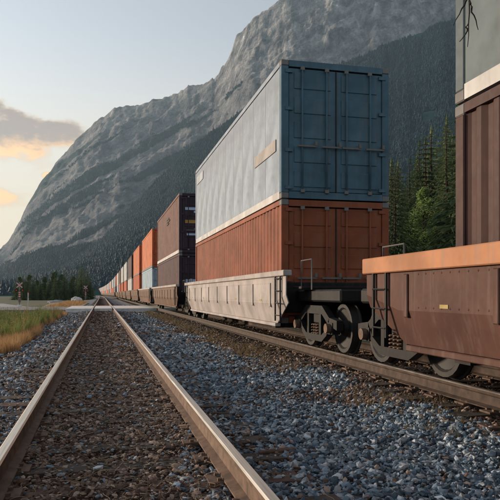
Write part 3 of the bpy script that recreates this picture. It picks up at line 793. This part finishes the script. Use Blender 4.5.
L40 = 12.19
grp_c = 'containers on the freight train'
cars = [  # start y, car paint, chord paint, lower side/door, upper side/door, labels
 (-6.3, 'car_red_brown', 'car_orange_brown', ('paint_brown_red', 'paint_brown_red'), ('paint_grey', 'paint_grey'),
  'orange brown well car nearest the camera with bright sill edge', 'maroon brown container set low in the nearest orange brown well car', 'grey container on top of the nearest orange brown well car'),
 (12.4, 'car_beige', 'car_beige', ('paint_rust_orange', 'paint_rust_orange'), ('paint_white', 'blue_end_shade'),
  'pale beige well car below the big white container', 'rust orange container in the beige well car under the white container', 'big white panelled container with its end shade painted slate blue, top of its stack'),
 (30.0, 'car_brown', 'car_beige', ('paint_maroon', 'plum_end_shade'), ('paint_tan', 'plum_end_shade'),  # beige chord: pale highlight along the brown sill top, painted on
  'brown well car below the two tone maroon container stack', 'dark maroon container with marked doors under the lighter brown container', 'reddish brown container with shade-darkened plum doors and pale marks, top of its stack'),
 (46.5, 'car_brown', 'car_beige', ('paint_pale_blue', 'paint_pale_blue'), ('paint_orange', 'paint_orange_red'),  # again the sill-top highlight is painted as a beige chord
  'brown well car carrying the pale blue container', 'pale blue container below the first orange container', 'first orange container, standing on the pale blue one'),
 (62.9, 'car_brown', 'car_brown', ('paint_orange_red', 'paint_orange_red'), ('paint_orange', 'paint_orange_red'),
  'brown well car under the stack of two orange containers', 'orange red container beneath another orange container', 'orange container standing on an orange red one'),
 (79.3, 'car_brown', 'car_brown', ('paint_offwhite', 'paint_offwhite'), ('paint_maroon', 'plum_end_shade'),
  'brown well car under the maroon over white stack', 'off white container under a maroon one, beyond the orange stacks', 'maroon container standing on an off white one beyond the orange stacks'),
 (95.7, 'car_brown', 'car_brown', ('paint_orange_red', 'paint_orange_red'), ('paint_offwhite', 'paint_offwhite'),
  'brown well car under the white over orange stack', 'orange red container under a white one, beyond the maroon stack', 'white container standing on an orange red one beyond the maroon stack'),
]
y = 95.7+16.4
cyc = [('paint_orange_red', 'paint_offwhite'), ('paint_orange_red', 'paint_maroon'), ('paint_pale_blue', 'paint_offwhite'), ('paint_maroon', 'paint_orange_red'), ('paint_slate', 'paint_pale_blue'), ('paint_orange_red', 'paint_slate')]
n_far = 0
while y < 560:
    lo, up = cyc[n_far % 6]; cars.append((y, 'car_brown', 'car_brown', (lo, lo), (up, up), None, None, None)); n_far += 1; y += 16.4
MARKS_HI = [(-.55, 2.15, .75, .13, 'mark_blue'), (-.25, 2.0, .5, .10, 'mark_blue'), (.55, 2.12, .6, .10, 'mark_blue'), (-.5, 1.52, .85, .16, 'mark_ochre'), (.5, 1.5, .6, .10, 'mark_blue'), (-.6, .9, .5, .10, 'mark_blue')]
MARKS_LO = [(-.5, 1.25, .8, .16, 'mark_blue'), (.5, 1.33, .7, .10, 'mark_blue'), (-.4, 1.02, .6, .08, 'mark_blue'), (.55, 1.1, .5, .12, 'mark_blue')]
for i, (y0, body, chord, lo, up, lcar, llo, lup) in enumerate(cars):
    yc = y0+L40/2; xo = bend(yc); rz = -heading(yc) if yc > 150 else 0.
    rz = math.atan(12.0*(yc-150)/350**2) if yc > 150 else 0.
    far = lcar is None
    lod = 2 if i < 4 else (1 if i < 9 else 0)
    if i == 0: bg = (L40/2+1.75, -L40/2-1.75); ext = (2.2, 2.6)
    elif i == 1: bg = (-L40/2-1.55, L40/2+1.5); ext = (2.6, 2.2)
    elif i == 2: bg = (-L40/2-1.5, L40/2+2.1); ext = (2.2, 1.75)
    else: bg = (L40/2+2.1,); ext = (1.75, 1.75)
    well_car(lcar or 'distant dark brown well car far down the train, only a few pixels tall', yc, L40, body, chord, lod, bg, ext, rz, xo, 'well cars of the freight train' if not far else 'far well cars of the train')
    gname = grp_c if not far else 'far containers of the train'
    word = {'paint_offwhite': 'off white', 'paint_slate': 'slate grey', 'paint_pale_blue': 'pale blue', 'paint_orange_red': 'orange red', 'paint_maroon': 'maroon'}
    container(llo or f'distant {word.get(lo[0])} container low in its stack far down the train', L40, 2.59, (T2+xo, yc, .44), rz, lo[0], lo[1], 'steel_grey' if i != 1 else 'paint_rust_orange', min(lod, 2), gname, 'corr', MARKS_LO if i == 2 else ())
    container(lup or f'distant {word.get(up[0])} container on top of its stack far down the train', L40, 2.896, (T2+xo, yc, .44+2.59+.025), rz, up[0], up[1], 'rail_highlight' if i < 3 else 'steel_grey', min(lod, 2), gname, 'panel' if i < 2 else 'corr', MARKS_HI if i == 2 else (), {1: [(4.95, 2.42, 1.5, .42, 'mark_pale'), (-4.7, 1.2, 1.9, .36, 'mark_tan')], 2: [(-.9, 2.1, 1.7, .42, 'paint_brown_red')]}.get(i, ()))

# ------------------------------------------------------------------ trees
def conifer(seed, h, r, whorls=17, per=9, bare=.06):
    q = random.Random(seed); b = MB()
    for i in range(whorls):
        t = (i+.2)/whorls; z = h*(bare+(1-bare)*t); rr = r*((1-t)**.85)*q.uniform(.72, 1.12)+.12
        for k in range(per):
            if q.random() < .10: continue
            a = 6.283*(k+q.uniform(-.35, .35))/per+i*.7; l = rr*q.uniform(.62, 1.15); droop = l*q.uniform(.18, .42)*(1-t*.6)
            ca, sa = math.cos(a), math.sin(a); w = l*.26
            def P(f, s, dz): return (ca*l*f-sa*s, sa*l*f+ca*s, z-droop*f*f+dz)
            n = 4
            for j in range(n):
                f0, f1 = j/n, (j+1.25)/n
                for sg in (-1, 1):
                    wd = w*(1-.65*f0)*q.uniform(.7, 1.25)
                    b.add([P(f0, 0, 0), P(f0+.10, 0, .0), P(f1*.98, sg*wd, -.10*l*q.uniform(.3, 1.4))], [(0, 1, 2) if sg > 0 else (0, 2, 1)])
            b.add([P(.1, -.03*l, .02), P(.1, .03*l, .02), P(1.08, 0, .02)], [(0, 1, 2)])
            b.add([P(.25, 0, .02), P(.7, 0, .02), P(.55, 0, -.16*l)], [(0, 1, 2)])
    for k in range(5):
        a = k*1.25; b.add([(.0, 0, h*1.02), (.10*math.cos(a), .10*math.sin(a), h*.93), (.10*math.cos(a+1.2), .10*math.sin(a+1.2), h*.93)], [(0, 1, 2)])
    return b
def trunk(h, r0, seed):
    q = random.Random(seed); n = 7
    pts = [(q.uniform(-.03, .03)*h*.2, q.uniform(-.03, .03)*h*.2, h*i/n) for i in range(n+1)]; pts[0] = (0, 0, -.8)
    b = MB().tube(pts, [r0*(1-.93*i/n) for i in range(n+1)], 7)
    for i in range(10):
        z = h*q.uniform(.06, .6); a = q.uniform(0, 6.28); l = r0*q.uniform(3, 7)
        b.tube([(0, 0, z), (math.cos(a)*l, math.sin(a)*l, z+l*.1)], [r0*.16, r0*.04], 4)
    return b
CON = [(conifer(60+i, h, r, w, p).mesh('crown', 'needles_dark'), trunk(h*.97, .16+h*.004, i).mesh('trunk', 'bark')) for i, (h, r, w, p) in enumerate([(13, 2.7, 27, 13), (10.5, 2.4, 23, 12), (14.5, 2.6, 30, 12), (8.5, 2.2, 19, 12), (11.5, 1.9, 26, 11)])]
def broadleaf(seed, h, r, n, mat, size=.13):
    q = random.Random(seed); b = MB(); lobes = []
    for i in range(13):
        t = q.uniform(.22, 1); a = q.uniform(0, 6.28); d = r*q.uniform(.15, .85)*(1.15-t)
        lobes.append((Vector((d*math.cos(a), d*math.sin(a), h*t*.93)), r*q.uniform(.22, .5)*(1.25-.7*t)))
    for i in range(n):
        c, s = q.choice(lobes); v = Vector((q.gauss(0, 1), q.gauss(0, 1), q.gauss(0, 1.1))).normalized()*s*q.uniform(.55, 1.1)
        p = c+v; u = Vector((q.gauss(0, 1), q.gauss(0, 1), q.gauss(0, 1))).normalized()*size*q.uniform(.6, 1.4); w = u.orthogonal().normalized()*size*.45
        b.add([p-u, p+w, p+u, p-w], [(0, 1, 2, 3)])
    return b.mesh('crown', mat), lobes
def branches(lobes, h, r0):
    b = MB().tube([(0, 0, -.5), (.03, .02, h*.35), (-.04, .03, h*.7), (0, 0, h*.92)], [r0, r0*.75, r0*.4, r0*.1], 7)
    for c, s in lobes:
        z = max(.3, c.z*.55); b.tube([(0, 0, z), (c.x*.6, c.y*.6, z+(c.z-z)*.6), tuple(c)], [r0*.35, r0*.2, r0*.06], 5)
    return b.mesh('trunk', 'bark')
def plant_tree(name, label, cat, loc, rot, sc, crown, trk, group=None):
    g = thing(name, label, cat, loc, rot, group); g.scale = sc
    link('crown', crown, g); link('trunk', trk, g); return g
# wood on the bank behind the train
q = random.Random(5)
grp = 'dark conifers on the bank behind the train'
spots = []
CH = (13, 10.5, 14.5, 8.5, 11.5)
def stand(n, a0, a1, r0, r1, gap):
    for i in range(n):
        for _ in range(80):
            a = R(q.uniform(a0, a1)); r = q.uniform(r0, r1); x, yy = r*math.sin(a), r*math.cos(a)
            if r < 64 and 27.2 < math.degrees(a) < 31: continue
            if all((x-s[0])**2+(yy-s[1])**2 > gap for s in spots): spots.append((x, yy)); break
stand(16, 26.2, 33.5, 50, 60, 4.0)
stand(34, 26.2, 34.0, 60, 86, 3.2)
stand(12, 34.0, 42.0, 52, 74, 7.0)
stand(8, 18.0, 26.0, 70, 92, 8.0)
for i, (x, yy) in enumerate(spots):
    kk = q.randrange(5); cm, tm = CON[kk]; az = math.degrees(math.atan2(x, yy)); r = math.hypot(x, yy); zb = bank_z(x, yy)-.1
    top = float(np.interp(az, [18, 27.5, 29, 33, 42], [.17, .215, .245, .31, .31]))*r+1.05
    s = max(4.5, (top-zb)*q.uniform(.72, 1.04))/CH[kk]
    plant_tree('conifer', 'dark conifer in the dense wood on the bank behind the train', 'tree', (x, yy, zb), q.uniform(0, 6.28), (s*q.uniform(.95, 1.25),)*2+(s,), cm, tm, grp)
cr, lb = broadleaf(5, 6.4, 2.5, 5200, 'leaves_light', .12)
ax, ay = 27.0, 48.5
plant_tree('young_tree', 'bright light green young tree in front of the dark conifers', 'tree', (ax, ay, bank_z(ax, ay)), .4, (.95, .95, .95), cr, branches(lb, 6.2, .12))
cr2, lb2 = broadleaf(8, 4.0, 1.7, 3000, 'leaves_mid', .13); tr2 = branches(lb2, 4.0, .09)
for i, (x, yy) in enumerate([(24.5, 50), (30, 49), (22, 52), (33.5, 50.5), (27, 56)]):
    plant_tree('bush', 'dull green bush at the foot of the conifers behind the train', 'bush', (x, yy, bank_z(x, yy)), i*1.3, (.8, .8, .6+.1*(i % 3)), cr2, tr2, 'bushes at the foot of the wood')
# clump of trees beyond the gravel yard, left of the line
cr3, lb3 = broadleaf(14, 8.5, 3.2, 5200, 'leaves_mid', .26); tr3 = branches(lb3, 8.5, .2)
def mass(seed, h, r):
    """dense spruce with foliage down to the ground"""
    return conifer(seed, h, r, 24, 14, .02).mesh('crown', 'needles_dark'), trunk(h*.97, .2, seed).mesh('trunk', 'bark')
SPR = [mass(91, 9, 2.9), mass(92, 8, 2.6), mass(93, 10, 2.8)]
q = random.Random(21)
prof_x = [-22.5, -20, -17.5, -14, -11, -8.5, -7, -5.6, -4.2, -3.2]; prof_h = [6.6, 7.6, 6.0, 7.2, 8.2, 7.2, 7.0, 10.2, 10.6, 8.0]
for i in range(34):
    x = -22.5+19.3*(i+.5)/34+q.uniform(-.4, .4); yy = 172+q.uniform(0, 16); h = float(np.interp(x, prof_x, prof_h))*q.uniform(.84, 1.05)
    xs_ = x*(yy/178)
    if i % 4 == 1 and x < -6.5:
        sc = h/8.5; plant_tree('broadleaf_tree', 'mid green rounded tree within the clump beyond the gravel yard', 'tree', (xs_, yy, -.6), i*.9, (sc, sc, sc), cr3, tr3, 'rounded trees of the clump beyond the yard')
    else:
        kk = q.randrange(3); sc = h/(9, 8, 10)[kk]; plant_tree('conifer', 'dark conifer within the tree clump beyond the gravel yard', 'tree', (xs_, yy, -.6), i*.7, (sc, sc, sc), *SPR[kk], 'conifers of the clump beyond the yard')

# far forest on the slopes: one mass of small conifers
def far_conifer(seed):
    q = random.Random(seed); b = MB()
    for i in range(6):
        z0 = .03+.15*i; z1 = z0+.30; r = .19*(1-.145*i); n = 7; o = [(r*q.uniform(.55, 1.25)*math.cos(6.283*k/n+i), r*q.uniform(.55, 1.25)*math.sin(6.283*k/n+i), z0+q.uniform(-.05, .03)) for k in range(n)]
        b.add(o+[(q.uniform(-.01, .01), 0, min(1, z1))], [(k, (k+1) % n, n) for k in range(n)])
    return b.mesh('far_tree', 'needles_far')
from mathutils.bvhtree import BVHTree
bv = BVHTree.FromPolygons([v.co for v in FOOT_ME.vertices], [p.vertices for p in FOOT_ME.polygons])
N = 165000
fa = rng.uniform(-14, 42, N); A_ = [c[0] for c in foot]; rcs = np.interp(fa, A_, [c[1] for c in foot])
tt = np.sqrt(rng.uniform(.004, 1.06, N)); rr = 420+(rcs-420)*tt
X, Y = rr*np.sin(np.radians(fa)), rr*np.cos(np.radians(fa))
pts = []
for x, yy in zip(X, Y):
    if noise.noise((x*.012, yy*.012, 2.)) < -.42: continue
    hit = bv.ray_cast(Vector((x, yy, 3000)), Vector((0, 0, -1)))
    if hit[0]: pts.append((x, yy, hit[0].z-1))
k = len(pts); wv = rng.uniform(1.2, 1.9, k); s = rng.lognormal(math.log(9.5), .28, k)*np.interp(np.hypot([p[0] for p in pts], [p[1] for p in pts]), [450, 1300], [.62, 1.0])
scatter('far_forest', pts, np.stack([s*wv, s*wv, s], 1), np.stack([np.zeros(k), np.zeros(k), rng.uniform(0, 6.28, k)], 1), [far_conifer(i) for i in range(4)])

# and the woods high on the mountain
co = np.empty(len(MTN.vertices)*3, np.float32); MTN.vertices.foreach_get('co', co); co = co.reshape(-1, 3)
azv = np.degrees(np.arctan2(co[:, 0], co[:, 1]))
cand = np.nonzero((WOOD > .5) & (azv > -13) & (azv < 34) & (np.hypot(co[:, 0], co[:, 1]) > 1900) & (co[:, 2] < .80*np.interp(azv, [c[0] for c in main], [c[2] for c in main])))[0]
cand = rng.choice(cand, 80000)
pp = co[cand]+np.stack([rng.uniform(-9, 9, len(cand)), rng.uniform(-9, 9, len(cand)), np.full(len(cand), -2.)], 1); k = len(pp); s = rng.uniform(7, 14, k)
scatter('mountain_forest', pp, np.stack([s*1.5, s*1.5, s], 1), np.stack([np.zeros(k), np.zeros(k), rng.uniform(0, 6.28, k)], 1), [far_conifer(i) for i in range(4)])

# bare sapling beside the camera whose twigs hang into the view
def sapling():
    g = thing('bare_sapling', 'bare dark twigs hanging down at the upper right before the grey container', 'tree', (2.75, 1.55, -.3))
    b = MB().tube([(0, 0, -.1), (.05, .02, 1.0), (-.02, .06, 2.1), (-.18, .2, 2.95), (-.3, .32, 3.6)], [.035, .03, .024, .016, .006], 8)
    link('trunk', b.mesh('trunk', 'twig_bark', smooth=True), g)
    b = MB().tube([(-.16, .18, 2.9), (-.5, .6, 3.1), (-.82, .98, 3.06), (-1.0, 1.18, 2.96)], [.012, .009, .006, .0045], 6)
    br = link('branch', b.mesh('branch', 'twig_bark', smooth=True), g)
    qq = random.Random(2)
    def tw(p0, L, dx, dy):
        pts = [Vector(p0)]; n = 7
        for i in range(n): pts.append(pts[-1]+Vector((dx/n+qq.uniform(-.012, .012), dy/n+qq.uniform(-.012, .012), -L/n)))
        link('twig', MB().tube(pts, [.0050*(1-.8*i/n)+.0008 for i in range(n+1)], 5).mesh('twig', 'twig_bark'), br)
        return pts
    a = tw((-.98, 1.16, 2.97), .40, -.03, .02)
    tw(tuple(a[2]), .20, -.10, -.02); tw(tuple(a[3]), .12, .06, .03); tw(tuple(a[5]), .07, -.03, .01)
    tw((-.83, .98, 3.06), .36, .05, .03); tw((-.62, .74, 3.09), .40, -.02, .05); tw((-.4, .5, 3.04), .35, .05, .02)
sapling()

# ------------------------------------------------------------------ crossing signals and small things by the yard
def crossing_signal(label, loc, s=1.):
    g = thing('crossing_signal', label, 'crossing signal', loc, 0, 'level crossing signals'); g.scale = (s, s, s)
    link('base_block', MB().box((0, 0, .12), (.7, .7, .5)).mesh('base_block', 'concrete', bevel=.03), g)
    link('mast', MB().tube([(0, 0, .3), (0, 0, 4.1)], .06, 10).mesh('mast', 'steel_grey', smooth=True), g)
    for a in (42, -42):
        bd = link('crossbuck_board', MB().box((0, 0, 0), (1.2, .03, .22)).mesh('crossbuck_board', 'sign_white', bevel=.008), g, (0, -.09-(.035 if a > 0 else 0), 3.6), (0, R(a), 0))
        for z in (-.09, .09): link('red_edge', MB().box((0, -.018, z), (1.18, .006, .035)).mesh('red_edge', 'sign_red'), bd)
    link('lamp_arm', MB().box((0, -.06, 2.75), (1.2, .06, .06)).mesh('lamp_arm', 'car_dark'), g)
    for sx in (-1, 1):
        d = link('backing_disc', MB().tube([(0, 0, 0), (0, .03, 0)], .26, 20).mesh('backing_disc', 'car_dark'), g, (sx*.48, -.13, 2.75))
        link('lamp_lens', MB().tube([(0, -.03, 0), (0, -.001, 0)], .15, 16).mesh('lamp_lens', 'lamp_glass'), d)
        link('lamp_hood', MB().prism_x([(-.28, .17), (-.002, .17), (-.002, .20), (-.28, .19)], -.16, .16).mesh('lamp_hood', 'car_dark'), d)
    link('striped_post', MB().box((0, -.07, 2.05), (.30, .02, .9)).mesh('striped_post', 'sign_red'), g)
    for z in (1.75, 2.05, 2.35): link('white_stripe', MB().box((0, -.085, z), (.30, .008, .13)).mesh('white_stripe', 'sign_white'), g)
    link('relay_box', MB().box((0, .02, 1.1), (.36, .3, .7)).mesh('relay_box', 'steel_grey', bevel=.02), g)
crossing_signal('red and white crossing signal standing alone on the gravel yard', (-8.3, 68, -.3), .63)
crossing_signal('crossing signal standing close to the rails in front of the dark conifer', (-3.15, 128, -.5), .8)
g = thing('marker_post', 'thin white marker post beside the red and white signal', 'post', (-7.45, 68, -.33))
link('post', MB().box((0, 0, .7), (.10, .10, 1.6)).mesh('post', 'sign_white', bevel=.012), g); link('cap', MB().box((0, 0, 1.56), (.13, .13, .1)).mesh('cap', 'sign_red', bevel=.02), g)
def boulder(seed, label, loc, s, mat='pale_rock'):
    bm = bmesh.new(); bmesh.ops.create_icosphere(bm, subdivisions=3, radius=.5)
    for v in bm.verts:
        n = noise.fractal(v.co*2.2+Vector((seed, 0, 0)), .8, 2, 4); v.co *= 1+.28*n; v.co.z *= .8
    me = bpy.data.meshes.new('boulder'); bm.to_mesh(me); bm.free(); me.materials.append(MATS[mat])
    o = link('boulder', me, None, loc); o.scale = s; tag(o, label, 'boulder')
boulder(1, 'pale boulder at the foot of the tree clump, the one further from the rails', (-5.2, 132, -.1), (2.0, 1.4, 1.5))
boulder(2, 'pale boulder beside the crossing signal before the dark conifer', (-3.2, 136, 0), (1.9, 1.3, 1.5)) if False else boulder(2, 'pale boulder just left of the crossing signal before the dark conifer', (-4.5, 126, -.1), (1.5, 1.2, 1.3))
boulder(3, 'low grey boulder at the edge of the gravel yard below the trees', (-6.6, 98, -.25), (2.8, 1.4, 1.0), 'lot_gravel')
boulder(4, 'dark rock lump between the rails close to the right rail', (.52, 3.42, -.2), (.17, .15, .13), 'stone_brown')
boulder(5, 'white boulder at the far left end of the gravel yard', (-13.4, 74, -.2), (1.8, 1.5, 1.1))

# ------------------------------------------------------------------ valley haze
hz, t, bsdf = newmat('haze_air'); t.t.nodes.clear()
vol = t.n('ShaderNodeVolumePrincipled', ins={'Color': (.52, .74, .92, 1), 'Density': 6.5e-5, 'Anisotropy': .2})
out = t.n('ShaderNodeOutputMaterial'); t.t.links.new(vol.outputs[0], out.inputs['Volume'])
o = link('haze', MB().box((0, 1500, 985), (16000, 16000, 1974)).mesh('haze', 'haze_air')); o['kind'] = 'stuff'
